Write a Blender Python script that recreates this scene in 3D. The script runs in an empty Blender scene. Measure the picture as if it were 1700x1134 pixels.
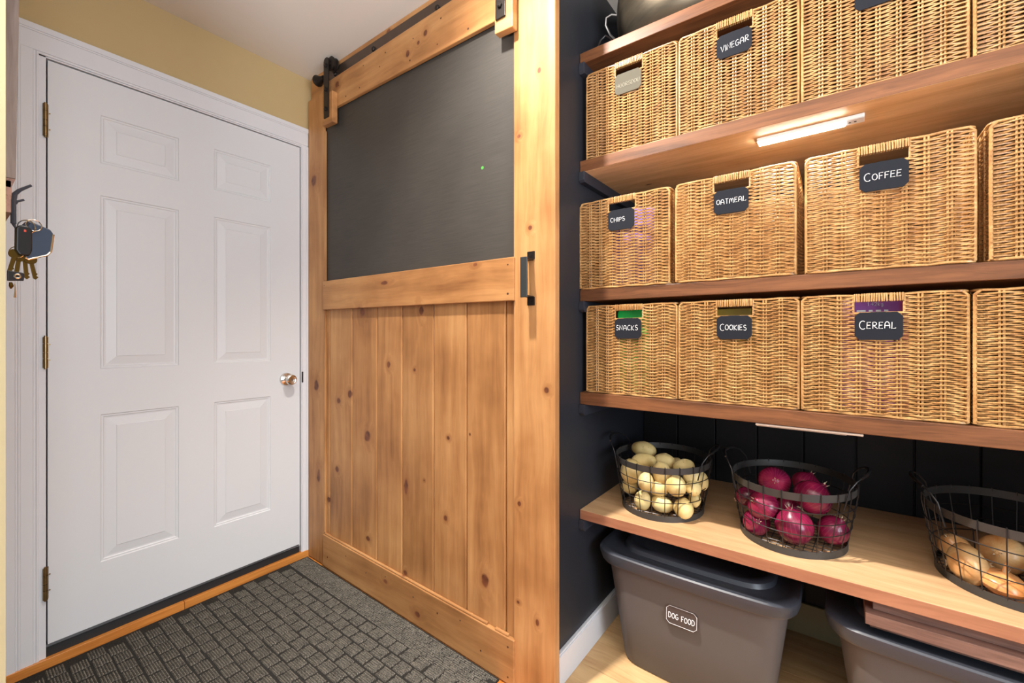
import bpy, math, random
from mathutils import Vector, Matrix
random.seed(7)
S = bpy.context.scene
COL = S.collection
R = math.radians

# ---------------------------------------------------------------- camera
cam_d = bpy.data.cameras.new('camera'); cam = bpy.data.objects.new('camera', cam_d); COL.objects.link(cam)
cam.location = (2.197, -1.174, 1.146)
cam.rotation_euler = (R(90), 0, R(36.83))
cam_d.sensor_width = 36; cam_d.lens = 15.296; cam_d.shift_y = -0.0063; cam_d.clip_start = 0.02
S.camera = cam

# ---------------------------------------------------------------- light and exposure
def srgb(r, g, b):
    f = lambda c: (c/255/12.92) if c/255 <= .04045 else ((c/255+.055)/1.055)**2.4
    return (f(r), f(g), f(b), 1)
world = bpy.data.worlds.new('world'); S.world = world; world.use_nodes = True
bg = world.node_tree.nodes['Background']; bg.inputs[0].default_value = (0.86, 0.93, 1.0, 1); bg.inputs[1].default_value = 0.48
def light(name, kind, loc, energy, col, rot=(0, 0, 0), **kw):
    d = bpy.data.lights.new(name, kind); d.energy = energy; d.color = col
    for k, v in kw.items(): setattr(d, k, v)
    o = bpy.data.objects.new(name, d); o.location = loc; o.rotation_euler = rot; COL.objects.link(o); return o
key = light('ceiling_downlight_bulb', 'SPOT', (1.37, -.47, 2.455), 104, (1, .94, .87), (R(32), 0, R(-36)), spot_size=R(150), spot_blend=1.0, shadow_soft_size=.028)
key.data.use_nodes = True; _kt = key.data.node_tree; _fo = _kt.nodes.new('ShaderNodeLightFalloff'); _fo.inputs['Strength'].default_value = 1
_kt.links.new(_fo.outputs['Linear'], _kt.nodes['Emission'].inputs['Strength'])
light('window_daylight', 'AREA', (4.1, -1.15, 1.35), 50, (.82, .91, 1), (R(90), 0, R(88)), shape='RECTANGLE', size=1.1, size_y=1.4)
light('second_downlight_bulb', 'SPOT', (2.5, -1.7, 2.455), 8, (1, .88, .74), (0, 0, 0), spot_size=R(150), spot_blend=.6, shadow_soft_size=.1)
light('ceiling_fill_uplight', 'AREA', (2.3, -1.9, 1.3), 74, (1, .97, .94), (R(180), 0, 0), shape='DISK', size=.5)  # added unseen fill lamp, aimed up to brighten the ceiling
vs = S.view_settings
vs.view_transform = 'Standard'; vs.look = 'None'; vs.gamma = 1; vs.use_curve_mapping = False
vs.exposure = 0.45

# ---------------------------------------------------------------- materials
class NT:
    def __init__(s, name):
        s.m = bpy.data.materials.new(name); s.m.use_nodes = True; s.t = s.m.node_tree; s.n = s.t.nodes
        s.b = s.n['Principled BSDF']
    def add(s, typ, **kw):
        n = s.n.new(typ)
        for k, v in kw.items():
            if k == 'ins':
                for a, b in v.items(): n.inputs[a].default_value = b
            else: setattr(n, k, v)
        return n
    def l(s, a, b): s.t.links.new(a, b)
    def math(s, op, a, b=None, clamp=False):
        n = s.add('ShaderNodeMath', operation=op, use_clamp=clamp)
        for i, v in enumerate((a, b)):
            if v is None: continue
            if isinstance(v, (int, float)): n.inputs[i].default_value = v
            else: s.l(v, n.inputs[i])
        return n.outputs[0]
    def ramp(s, fac, stops):
        r = s.add('ShaderNodeValToRGB'); e = r.color_ramp.elements
        while len(e) < len(stops): e.new(.5)
        for i, (p, c) in enumerate(stops): e[i].position = p; e[i].color = c
        s.l(fac, r.inputs[0]); return r.outputs[0]
    def mix(s, fac, a, b, mode='MIX'):
        n = s.add('ShaderNodeMix', data_type='RGBA', blend_type=mode)
        if isinstance(fac, (int, float)): n.inputs[0].default_value = fac
        else: s.l(fac, n.inputs[0])
        for i, v in ((6, a), (7, b)):
            if isinstance(v, tuple): n.inputs[i].default_value = v
            else: s.l(v, n.inputs[i])
        return n.outputs[2]
    def coords(s, scale=(1, 1, 1), rnd=True, order=None):
        tc = s.add('ShaderNodeTexCoord').outputs['Object']
        if rnd:
            oi = s.add('ShaderNodeObjectInfo').outputs['Random']
            v = s.add('ShaderNodeVectorMath', operation='ADD'); s.l(tc, v.inputs[0])
            cx = s.add('ShaderNodeCombineXYZ')
            for i, k in enumerate((37.1, 21.7, 53.3)): s.l(s.math('MULTIPLY', oi, k), cx.inputs[i])
            s.l(cx.outputs[0], v.inputs[1]); tc = v.outputs[0]
        if order:
            sp = s.add('ShaderNodeSeparateXYZ'); s.l(tc, sp.inputs[0]); cb = s.add('ShaderNodeCombineXYZ')
            for i, k in enumerate(order): s.l(sp.outputs['XYZ'.index(k)], cb.inputs[i])
            tc = cb.outputs[0]
        mp = s.add('ShaderNodeMapping'); s.l(tc, mp.inputs[0]); mp.inputs['Scale'].default_value = scale
        return mp.outputs[0]
    def noise(s, vec, scale, detail=4, rough=.5):
        n = s.add('ShaderNodeTexNoise', ins={'Scale': scale, 'Detail': detail, 'Roughness': rough}); s.l(vec, n.inputs['Vector']); return n.outputs['Fac']
    def bump(s, h, strength=.2, dist=.01):
        b = s.add('ShaderNodeBump', ins={'Strength': strength, 'Distance': dist}); s.l(h, b.inputs['Height']); s.l(b.outputs[0], s.b.inputs['Normal'])
    def out(s, col, rough=.5, metal=0, spec=None):
        if isinstance(col, tuple): s.b.inputs['Base Color'].default_value = col
        else: s.l(col, s.b.inputs['Base Color'])
        if isinstance(rough, (int, float)): s.b.inputs['Roughness'].default_value = rough
        else: s.l(rough, s.b.inputs['Roughness'])
        s.b.inputs['Metallic'].default_value = metal
        if spec is not None: s.b.inputs['Specular IOR Level'].default_value = spec
        return s.m
def plain(name, col, rough=.5, metal=0, var=.06, scale=8, spec=None, bump=0):
    t = NT(name); n = t.noise(t.coords(), scale, 5)
    c = t.mix(n, tuple([x*(1-var) for x in col[:3]])+(1,), tuple([min(1, x*(1+var)) for x in col[:3]])+(1,))
    if bump: t.bump(n, bump, .004)
    return t.out(c, rough, metal, spec)
def wood(name, axis, light_c, dark_c, knot_c=(.12, .045, .018, 1), knots=True, rough=.45, streak=26, knot_scale=(2.6, 7.5, 7.5), keep=.55, vary=.12, spec=.35):
    t = NT(name)
    order = {'X': 'XYZ', 'Y': 'YXZ', 'Z': 'ZXY'}[axis]
    v = t.coords(order=order)
    warp = t.add('ShaderNodeMapping'); t.l(v, warp.inputs[0]); warp.inputs['Scale'].default_value = (2.2, 9, 9)
    wn = t.noise(warp.outputs[0], 1, 3)
    km = t.add('ShaderNodeMapping'); t.l(v, km.inputs[0]); km.inputs['Scale'].default_value = knot_scale
    vo = t.add('ShaderNodeTexVoronoi', ins={'Scale': 1.0, 'Randomness': .9}); t.l(km.outputs[0], vo.inputs['Vector'])
    d = vo.outputs['Distance']
    sep = t.add('ShaderNodeSeparateColor'); t.l(vo.outputs['Color'], sep.inputs[0])
    on = t.math('GREATER_THAN', sep.outputs[0], keep)
    size = t.math('ADD', t.math('MULTIPLY', sep.outputs[1], .07), .035)
    kn = t.math('MULTIPLY', on, t.math('SUBTRACT', 1, t.math('DIVIDE', d, size), True), True)
    halo = t.math('MULTIPLY', on, t.math('SUBTRACT', 1, t.math('DIVIDE', d, .34), True), True)
    sp = t.add('ShaderNodeSeparateXYZ'); t.l(v, sp.inputs[0])
    cb = t.add('ShaderNodeCombineXYZ')
    t.l(t.math('MULTIPLY', sp.outputs[0], 1.5), cb.inputs[0])
    off = t.math('ADD', t.math('MULTIPLY', wn, .055), t.math('MULTIPLY', halo, .05 if knots else 0))
    t.l(t.math('MULTIPLY', t.math('ADD', sp.outputs[1], off), streak), cb.inputs[1])
    t.l(t.math('MULTIPLY', t.math('ADD', sp.outputs[2], off), streak), cb.inputs[2])
    s1 = t.noise(cb.outputs[0], 1.6, 5, .6)
    fm = t.add('ShaderNodeMapping'); t.l(cb.outputs[0], fm.inputs[0]); fm.inputs['Scale'].default_value = (5, 9, 9)
    s2 = t.noise(fm.outputs[0], 1.3, 3)
    big = t.noise(v, 2.2, 3)
    f = t.math('ADD', t.math('MULTIPLY', s1, .75), t.math('MULTIPLY', s2, .25))
    col = t.ramp(f, [(.33, dark_c), (.62, light_c)])
    hv = t.add('ShaderNodeHueSaturation'); t.l(col, hv.inputs['Color'])
    oi = t.add('ShaderNodeObjectInfo').outputs['Random']
    val = t.math('ADD', t.math('ADD', t.math('MULTIPLY', big, .45), .775), t.math('MULTIPLY', t.math('SUBTRACT', oi, .5), vary*2))
    t.l(val, hv.inputs['Value']); col = hv.outputs[0]
    if knots:
        col = t.mix(t.math('MULTIPLY', halo, .38), col, dark_c)
        col = t.mix(t.math('MULTIPLY', kn, 2.2, True), col, knot_c)
    t.bump(f, .12, .002)
    return t.out(col, rough, 0, spec)

M = {}
BARN_KNOTS = [(-0.282, 1.25, 0.028, 0.0252), (0.119, 1.241, 0.0163, 0.0221), (-0.384, 0.868, 0.0224, 0.0202), (-0.479, 0.83, 0.021, 0.0178), (-0.247, 0.69, 0.0297, 0.0277), (-0.492, 0.497, 0.0212, 0.0179), (0.077, 1.005, 0.0093, 0.0075), (-0.091, 1.02, 0.0166, 0.0185), (0.271, 0.758, 0.0098, 0.0082), (0.024, 0.522, 0.0154, 0.0432), (0.256, 0.452, 0.0131, 0.0129), (0.455, 0.28, 0.0225, 0.0305), (-0.568, 0.331, 0.0166, 0.0167), (0.018, 0.165, 0.0155, 0.0127), (-0.24, 0.232, 0.0183, 0.0138), (0.383, 0.787, 0.0045, 0.0056), (0.136, 0.57, 0.0054, 0.0049), (0.717, 0.973, 0.0111, 0.0113), (0.655, 1.491, 0.0117, 0.0097), (0.683, 0.232, 0.0091, 0.0134), (0.612, 0.593, 0.0097, 0.0099), (0.61, 1.798, 0.0097, 0.0079), (0.69, 1.984, 0.0091, 0.0114), (0.607, 0.269, 0.0073, 0.0059), (0.056, 2.285, 0.0148, 0.0171), (0.121, 2.3, 0.0106, 0.0095), (-0.463, 2.34, 0.0204, 0.0172), (-0.647, 0.436, 0.0226, 0.0365), (-0.67, 0.89, 0.0285, 0.0306), (-0.693, 1.935, 0.0289, 0.0369), (-0.262, -0.087, 0.0181, 0.0135), (0.115, 0.04, 0.0212, 0.0143), (-0.089, 0.101, 0.0203, 0.0128), (-0.097, 1.368, 0.0325, 0.0103), (0.423, 1.394, 0.0141, 0.0085), (0.164, 2.321, 0.0137, 0.0141)]
def pine(name, axis):
    # stained pine; the knots stand at their measured places on the door (its own coordinates)
    t = NT(name); order = {'X': 'XYZ', 'Z': 'ZXY'}[axis]
    v = t.coords(order=order); sp = t.add('ShaderNodeSeparateXYZ'); t.l(v, sp.inputs[0])
    raw = t.add('ShaderNodeTexCoord').outputs['Object']; rs = t.add('ShaderNodeSeparateXYZ'); t.l(raw, rs.inputs[0])
    wn = t.noise(raw, 22, 2)
    wob = t.math('MULTIPLY', t.math('SUBTRACT', wn, .5), 1.1)
    dm = None
    for (kx, kz, ax_, az_) in BARN_KNOTS:
        dx = t.math('DIVIDE', t.math('SUBTRACT', rs.outputs[0], kx), ax_*.72); dz = t.math('DIVIDE', t.math('SUBTRACT', rs.outputs[2], kz), az_*.8)
        d2 = t.math('ADD', t.math('MULTIPLY', dx, dx), t.math('MULTIPLY', dz, dz))
        dm = d2 if dm is None else t.math('MINIMUM', dm, d2)
    d = t.math('ADD', t.math('SQRT', dm), wob)
    kn = t.math('SUBTRACT', 1.15, d, True); halo = t.math('SUBTRACT', 1, t.math('DIVIDE', d, 3.6), True)
    m1 = t.add('ShaderNodeMapping'); t.l(v, m1.inputs[0]); m1.inputs['Scale'].default_value = (2.0, 7, 7)
    warp = t.noise(m1.outputs[0], 1, 3)
    cb = t.add('ShaderNodeCombineXYZ'); t.l(t.math('MULTIPLY', sp.outputs[0], 1.3), cb.inputs[0])
    off = t.math('ADD', t.math('MULTIPLY', warp, .06), t.math('MULTIPLY', halo, .035))
    t.l(t.math('MULTIPLY', t.math('ADD', sp.outputs[1], off), 20), cb.inputs[1]); t.l(t.math('MULTIPLY', t.math('ADD', sp.outputs[2], off), 20), cb.inputs[2])
    s1 = t.noise(cb.outputs[0], 1.4, 4, .55)
    fm = t.add('ShaderNodeMapping'); t.l(cb.outputs[0], fm.inputs[0]); fm.inputs['Scale'].default_value = (4, 8, 8)
    s2 = t.noise(fm.outputs[0], 1.3, 3); big = t.noise(v, 3.0, 4)
    f = t.math('ADD', t.math('MULTIPLY', s1, .42), t.math('MULTIPLY', big, .58))
    col = t.ramp(f, [(.30, srgb(128, 84, 48)), (.47, srgb(170, 120, 73)), (.66, srgb(200, 151, 99))])
    hv = t.add('ShaderNodeHueSaturation'); t.l(col, hv.inputs['Color'])
    oi = t.add('ShaderNodeObjectInfo').outputs['Random']
    t.l(t.math('ADD', t.math('ADD', .80, t.math('MULTIPLY', s2, .26)), t.math('MULTIPLY', oi, .14)), hv.inputs['Value']); col = hv.outputs[0]
    col = t.mix(t.math('MULTIPLY', t.math('POWER', halo, 2.0), .75), col, srgb(138, 84, 46))
    col = t.mix(t.math('MULTIPLY', kn, 2.6, True), col, t.ramp(wn, [(.3, srgb(84, 46, 30)), (.7, srgb(136, 82, 54))]))
    t.bump(f, .15, .002)
    return t.out(col, .48, 0, .35)
pine_l, pine_d = srgb(208, 152, 92), srgb(174, 117, 64)
for ax in 'XZ': M['pine'+ax] = pine('stained_pine_'+ax.lower(), ax)
M['shelf'] = wood('walnut_stained_shelf', 'X', srgb(124, 80, 50), srgb(72, 43, 26), rough=.42, streak=22, keep=.75)
M['shelf_under_glow'] = wood('shelf_underside_wood_glow', 'X', srgb(232, 190, 140), srgb(198, 150, 102), rough=.5, streak=14, keep=.8)  # pale underside wood, lightened further to paint in bar glow and basket bounce
M['shelf_low'] = wood('pale_maple_shelf', 'X', srgb(214, 176, 132), srgb(184, 142, 100), rough=.38, streak=14, keep=.9, knot_scale=(2, 6, 6))
M['shelf_low_edge'] = wood('pink_brown_shelf_edge', 'X', srgb(174, 120, 90), srgb(142, 92, 68), rough=.4, streak=14, keep=.9)
M['laminate'] = wood('orange_oak_laminate', 'Y', srgb(206, 136, 66), srgb(168, 98, 40), knots=False, rough=.3, streak=18, vary=.12)
M['laminate2'] = wood('pale_oak_laminate', 'X', srgb(212, 176, 128), srgb(180, 140, 96), knots=False, rough=.35, streak=14, vary=.05)
M['greywood'] = wood('grey_washed_wood', 'Z', srgb(136, 122, 114), srgb(96, 80, 72), rough=.6, streak=20, keep=.8)
M['oldboard'] = wood('weathered_brown_board', 'X', srgb(156, 120, 104), srgb(104, 76, 66), rough=.6, streak=24, keep=.8)
M['white'] = plain('white_door_paint', srgb(213, 215, 218), .42, var=.012, scale=3)
M['trimwhite'] = plain('white_trim_paint', srgb(215, 216, 220), .45, var=.015, scale=4)
M['yellow'] = plain('mustard_wall_paint', srgb(188, 164, 118), .85, var=.02, scale=20, bump=.05)
M['cream'] = plain('cream_wall_paint', srgb(176, 165, 128), .8, var=.02)
M['ceil'] = plain('ceiling_paint', srgb(224, 219, 212), .9, var=.015, scale=2)
M['black'] = plain('black_wall_paint', srgb(40, 42, 48), .42, var=.12, scale=6, spec=.4)
M['blackback'] = plain('matt_black_plank_paint', srgb(27, 27, 30), .5, var=.12, scale=6, spec=.3)
M['cleat'] = plain('dark_cleat_paint', srgb(42, 45, 54), .45, var=.15)
M['iron'] = plain('black_iron', srgb(44, 38, 35), .42, .6, var=.1, scale=30)
M['bronze'] = plain('oil_rubbed_bronze', srgb(96, 82, 72), .4, .7, var=.12, scale=30)
M['wire'] = plain('dark_basket_wire', srgb(62, 60, 60), .4, .75, var=.15, scale=30)
M['band'] = plain('dark_basket_band', srgb(72, 70, 68), .5, .5, var=.12, scale=20)
M['hinge'] = plain('antique_brass', srgb(136, 114, 78), .3, .9, var=.15, scale=40)
M['chrome'] = plain('polished_nickel', srgb(214, 208, 200), .12, 1, var=.02)
M['rubber'] = plain('black_rubber_sill', srgb(30, 30, 31), .55, var=.1)
M['tote'] = plain('grey_tote_plastic', srgb(92, 86, 84), .5, var=.03, scale=4, spec=.25)
M['totelid'] = plain('dark_tote_lid_plastic', srgb(58, 62, 70), .36, var=.05, scale=4)
M['tag'] = plain('slate_tag', srgb(34, 36, 42), .8, var=.05, spec=.1)
M['tagfaded'] = plain('faded_slate_tag', srgb(92, 88, 77), .8, var=.05, spec=.1)
M['chalk'] = plain('chalk_ink', srgb(226, 226, 226), .8, var=.1, scale=200)
M['chalkfaint'] = plain('faint_chalk_ink', srgb(160, 156, 138), .8)
M['plasticwhite'] = plain('white_plastic', srgb(232, 230, 228), .35)
M['dot'] = plain('dark_sensor', srgb(30, 26, 26), .3)
M['knotdark'] = plain('nail_hole', srgb(66, 38, 22), .8)
t = NT('chalkboard_paint')
v = t.coords(scale=(3, 3, 90), rnd=False); n1 = t.noise(v, 3, 6); n2 = t.noise(t.coords(rnd=False), 2.5, 4)
f = t.math('ADD', t.math('MULTIPLY', n1, .5), t.math('MULTIPLY', n2, .5))
M['chalkboard'] = t.out(t.ramp(f, [(.3, srgb(54, 51, 48)), (.7, srgb(74, 70, 65))]), .55, 0, .35)
t = NT('rattan')
v = t.coords(scale=(1, 1, 1)); n1 = t.noise(v, 26, 4); n2 = t.noise(v, 300, 2); n3 = t.noise(v, 5, 2)
f = t.math('ADD', t.math('ADD', t.math('MULTIPLY', n1, .5), t.math('MULTIPLY', n2, .3)), t.math('MULTIPLY', n3, .2))
M['rattan'] = t.out(t.ramp(f, [(.34, srgb(142, 96, 54)), (.5, srgb(182, 136, 82)), (.66, srgb(212, 170, 114))]), .38, 0, .5)
t = NT('rug_pile')
v = t.coords(rnd=False); n1 = t.noise(v, 420, 2, .7); n2 = t.noise(v, 26, 3)
c = t.ramp(n1, [(.38, srgb(42, 40, 38)), (.5, srgb(88, 84, 78)), (.62, srgb(172, 165, 150))])
c = t.mix(.45, c, t.ramp(n2, [(.3, srgb(54, 52, 50)), (.7, srgb(108, 102, 94))]))
t.bump(n1, .5, .003)
M['rug'] = t.out(c, .95, 0, .1)
t = NT('rug_groove'); n1 = t.noise(t.coords(rnd=False), 350, 2)
t.bump(n1, .4, .002); M['ruggroove'] = t.out(t.ramp(n1, [(.3, srgb(30, 30, 30)), (.7, srgb(56, 53, 49))]), .95, 0, .1)
t = NT('potato_skin')
v = t.coords(); n1 = t.noise(v, 18, 4); n2 = t.noise(v, 130, 2)
c = t.ramp(n1, [(.3, srgb(196, 168, 104)), (.55, srgb(226, 202, 140)), (.75, srgb(236, 216, 160))])
c = t.mix(t.math('GREATER_THAN', n2, .72), c, srgb(150, 118, 70)); t.bump(n1, .15, .004)
M['potato'] = t.out(c, .5, 0, .35)
def onion_mat(name, a, b, c_, vein):
    t = NT(name); tc = t.coords(rnd=False)
    sp = t.add('ShaderNodeSeparateXYZ'); t.l(tc, sp.inputs[0])
    ang = t.math('ARCTAN2', sp.outputs[1], sp.outputs[0])
    w = t.math('SINE', t.math('MULTIPLY', ang, 26)); n1 = t.noise(t.coords(), 14, 4)
    c = t.ramp(n1, [(.3, a), (.52, b), (.72, c_)])
    c = t.mix(t.math('MULTIPLY', t.math('POWER', t.math('MAXIMUM', w, 0), 6), .14), c, vein)
    return t.out(c, .26, 0, .55)
M['redonion'] = onion_mat('red_onion_skin', srgb(70, 12, 34), srgb(122, 18, 58), srgb(158, 40, 72), srgb(190, 100, 120))
M['yelonion'] = onion_mat('yellow_onion_skin', srgb(196, 130, 72), srgb(222, 176, 118), srgb(230, 206, 158), srgb(160, 100, 52))
M['root'] = plain('dry_onion_root', srgb(200, 182, 152), .8, var=.2, scale=60)
M['orangeonion'] = onion_mat('orange_onion_skin', srgb(206, 122, 58), srgb(226, 146, 82), srgb(234, 170, 110), srgb(170, 90, 40))
t = NT('pot_metal'); n1 = t.noise(t.coords(scale=(1, 1, 5)), 6, 4)
M['pot'] = t.out(t.ramp(n1, [(.3, srgb(78, 72, 62)), (.7, srgb(116, 106, 90))]), .42, .8)
M['led'] = NT('led_diffuser').m
_b = M['led'].node_tree.nodes['Principled BSDF']; _b.inputs['Emission Color'].default_value = (1, .95, .88, 1); _b.inputs['Emission Strength'].default_value = 80
_b.inputs['Base Color'].default_value = (.9, .9, .9, 1)
M['bulb'] = NT('downlight_lens').m
_b = M['bulb'].node_tree.nodes['Principled BSDF']; _b.inputs['Emission Color'].default_value = (1, .86, .68, 1); _b.inputs['Emission Strength'].default_value = 6

# ---------------------------------------------------------------- mesh helpers
class MB:
    def __init__(s): s.v = []; s.f = []; s.mi = []; s.cur = 0
    def add(s, vs, fs):
        o = len(s.v); s.v += [tuple(p) for p in vs]; s.f += [tuple(i+o for i in f) for f in fs]; s.mi += [s.cur]*len(fs); return s
    def hexa(s, p):   # 8 corners, bottom ring then top ring
        return s.add(p, [(0, 3, 2, 1), (4, 5, 6, 7), (0, 1, 5, 4), (1, 2, 6, 5), (2, 3, 7, 6), (3, 0, 4, 7)])
    def box(s, x0, x1, y0, y1, z0, z1):
        return s.hexa([(x0, y0, z0), (x1, y0, z0), (x1, y1, z0), (x0, y1, z0), (x0, y0, z1), (x1, y0, z1), (x1, y1, z1), (x0, y1, z1)])
    def loft(s, rings, cap0=True, cap1=True, closed=True):
        n = len(rings[0]); fs = []
        for k in range(len(rings)-1):
            for i in range(n if closed else n-1):
                j = (i+1) % n; fs.append((k*n+i, k*n+j, (k+1)*n+j, (k+1)*n+i))
        if cap0: fs.append(tuple(reversed(range(n))))
        if cap1: fs.append(tuple(range((len(rings)-1)*n, len(rings)*n)))
        return s.add([p for r in rings for p in r], fs)
    def tube(s, path, r, n=6, closed=False, cap=True):
        path = [Vector(p) for p in path]; m = len(path); rings = []
        rr = r if isinstance(r, (list, tuple)) else [r]*m
        up = None
        for i, p in enumerate(path):
            if closed: d = path[(i+1) % m]-path[i-1]
            else: d = path[min(i+1, m-1)]-path[max(i-1, 0)]
            d = d.normalized() if d.length > 1e-9 else Vector((0, 0, 1))
            if up is None:
                up = Vector((0, 0, 1)) if abs(d.z) < .9 else Vector((1, 0, 0))
            a = up-d*up.dot(d)
            if a.length < 1e-6: a = Vector((1, 0, 0))-d*d.x
            a.normalize(); b = d.cross(a); up = a
            rings.append([p+(a*math.cos(2*math.pi*k/n)+b*math.sin(2*math.pi*k/n))*rr[i] for k in range(n)])
        if closed: rings.append(rings[0]); return s.loft(rings, False, False)
        return s.loft(rings, cap, cap)
    def lathe(s, prof, n=32, c=(0, 0, 0), sx=1, sy=1):
        rings = [[(c[0]+r*sx*math.cos(2*math.pi*k/n), c[1]+r*sy*math.sin(2*math.pi*k/n), c[2]+z) for k in range(n)] for r, z in prof]
        return s.loft(rings)
    def prism(s, poly, axis, a, b):   # polygon extruded along an axis
        def P(u, v, w): return {'X': (w, u, v), 'Y': (u, w, v), 'Z': (u, v, w)}[axis]
        return s.loft([[P(u, v, a) for u, v in poly], [P(u, v, b) for u, v in poly]])
    def mesh(s, name, mats, smooth=False):
        me = bpy.data.meshes.new(name); me.from_pydata(s.v, [], s.f)
        for m in (mats if isinstance(mats, (list, tuple)) else [mats]): me.materials.append(m)
        if any(s.mi): me.polygons.foreach_set('material_index', s.mi)
        me.validate()
        import bmesh
        bm = bmesh.new(); bm.from_mesh(me); bmesh.ops.recalc_face_normals(bm, faces=bm.faces); bm.to_mesh(me); bm.free()
        if smooth:
            me.polygons.foreach_set('use_smooth', [True]*len(me.polygons))
            try: me.set_sharp_from_angle(angle=R(40))
            except Exception: pass
        return me
def obj(name, mb, mats, parent=None, smooth=False, bevel=0, loc=None, kind=None, label=None, cat=None, group=None, rot=None):
    me = mb if isinstance(mb, bpy.types.Mesh) else mb.mesh(name, mats, smooth)
    o = bpy.data.objects.new(name, me); COL.objects.link(o)
    if parent: o.parent = parent
    if loc is not None: o.location = loc
    if rot is not None: o.rotation_euler = rot
    if bevel:
        m = o.modifiers.new('bevel', 'BEVEL'); m.width = bevel; m.segments = 2; m.limit_method = 'ANGLE'; m.angle_limit = R(35)
    for k, val in (('kind', kind), ('label', label), ('category', cat), ('group', group)):
        if val: o[k] = val
    return o
def thing(name, loc, label=None, cat=None, group=None, rotz=0, kind=None):
    o = bpy.data.objects.new(name, None); COL.objects.link(o); o.location = loc; o.rotation_euler = (0, 0, rotz); o.empty_display_size = .05
    for k, val in (('kind', kind), ('label', label), ('category', cat), ('group', group)):
        if val: o[k] = val
    return o
def B(x0, x1, y0, y1, z0, z1): return MB().box(x0, x1, y0, y1, z0, z1)
def dup(o, parent=None):
    c = o.copy(); COL.objects.link(c)
    if parent: c.parent = parent
    for ch in list(o.children): dup(ch, c)
    return c
def rrect(w, d, r, n=5, cx=0, cy=0, bulge=0):
    pts = []
    for (sx, sy, a0) in ((1, -1, -90), (1, 1, 0), (-1, 1, 90), (-1, -1, 180)):
        for k in range(n+1):
            a = R(a0+90*k/n); x = sx*(w/2-r)+r*math.cos(a); y = sy*(d/2-r)+r*math.sin(a); pts.append((x, y))
    out = []
    for i, (x, y) in enumerate(pts):
        out.append((cx+x, cy+y))
        x2, y2 = pts[(i+1) % len(pts)]
        if bulge and abs(y-y2) < 1e-6 and abs(x-x2) > .05:
            for k in range(1, 8): out.append((cx+x+(x2-x)*k/8, cy+y))
    if bulge: out = [(x, y-(bulge*(1-((x-cx)/(w/2))**2) if y < cy else -bulge*(1-((x-cx)/(w/2))**2)) ) for x, y in out]
    return out

# ---------------------------------------------------------------- the setting
CEIL = 2.478
obj('ceiling', B(-.3, 4.2, -3.6, 1.0, CEIL, CEIL+.08), M['ceil'], kind='structure')
# hall floor: a sub-floor and laminate boards running along the white door, sinking slightly to the near side
def hz(x, y): return -.0135*max(0, -y) - .013*x
fl = thing('floor', (0, 0, 0), kind='structure')
w = .126; x = .008
sub = MB().hexa([(-.3, -3.6, -.12), (4.2, -3.6, -.12), (4.2, .0, -.12), (-.3, .0, -.12), (-.3, -3.6, hz(0, -3.6)-.012), (4.2, -3.6, hz(4.2, -3.6)-.012), (4.2, 0, hz(4.2, 0)-.012), (-.3, 0, hz(0, 0)-.012)])
obj('subfloor', sub, M['rubber'], fl)
k = 0
while x < 2.9:
    y0 = -2.6; ofs = (k % 3)*.41
    ys = [-2.6, -1.75-ofs*.5, -.62+ofs*.3, .043 if x+w < 1.40 else .0]
    for a, b in zip(ys[:-1], ys[1:]):
        x1 = x+w-.0012; b2 = b-.0012
        z = lambda xx, yy: hz(xx, yy)
        mb = MB().hexa([(x, a, z(x, a)-.011), (x1, a, z(x1, a)-.011), (x1, b2, z(x1, b2)-.011), (x, b2, z(x, b2)-.011), (x, a, z(x, a)), (x1, a, z(x1, a)), (x1, b2, z(x1, b2)), (x, b2, z(x, b2))])
        obj('floor_board', mb, M['laminate'], fl)
    x += w; k += 1
# pantry floor boards (run along X)
obj('pantry_subfloor', B(1.4, 2.98, .0, .9, -.05, -.011), M['rubber'], fl)
y = .001; k = 0
while y < .85:
    xs = [1.44, 2.02-.25*(k % 2), 2.98]
    for a, b in zip(xs[:-1], xs[1:]):
        obj('pantry_floor_board', B(a, b-.0012, y, y+.1885, -.011, 0), M['laminate2'], fl, bevel=.0008)
    y += .19; k += 1
# walls
obj('wall_door', MB().box(-.16, -.014, -.001, .04, -.1, CEIL).box(-.16, -.014, -1.2, -.001, 2.17, CEIL).box(-.16, -.014, -1.2, -1.0, -.1, 2.17).box(-.18, -.16, -1.2, .04, -.1, CEIL), M['yellow'], kind='structure')
obj('wall_behind_barn_door', B(-.16, 1.4615, .044, .12, -.03, CEIL), M['yellow'], kind='structure')
obj('wall_pantry_left', B(1.38, 1.462, .0435, .95, 0, CEIL).box(1.38, 1.462, .0, .0435, 0, CEIL), M['black'], kind='structure')
obj('wall_pantry_right', B(2.952, 3.03, -.02, .95, 0, CEIL), M['black'], kind='structure')
obj('wall_left', B(-.16, 1.2, -1.3, -1.107, -.06, CEIL), M['cream'], kind='structure')
wb = thing('wall_back', (0, 0, 0), kind='structure')
obj('backing', B(1.40, 3.0, .858, .93, 0, CEIL), M['black'], wb)
xs = [1.462+.1575*i for i in range(-0, 11)]
for i in range(10):
    if xs[i] > 2.94: break
    obj('wall_plank', B(xs[i]+.002, min(xs[i+1]-.002, 2.952),   .841, .857, .0, CEIL), M['blackback'], wb, bevel=.0025)
obj('baseboard_pantry_left', MB().box(1.462, 1.477, .047, .83, 0, .100).box(1.462, 1.4735, .047, .83, .100, .107), M['trimwhite'], kind='structure', bevel=.0015)
obj('baseboard_pantry_end', MB().box(1.448, 1.476, -.001-.004, .0465, 0, .106), M['trimwhite'], kind='structure', bevel=.0015)
obj('baseboard_pantry_back', MB().box(1.477, 2.95, .827, .84, 0, .118), M['cream'], kind='structure', bevel=.0015)
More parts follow.
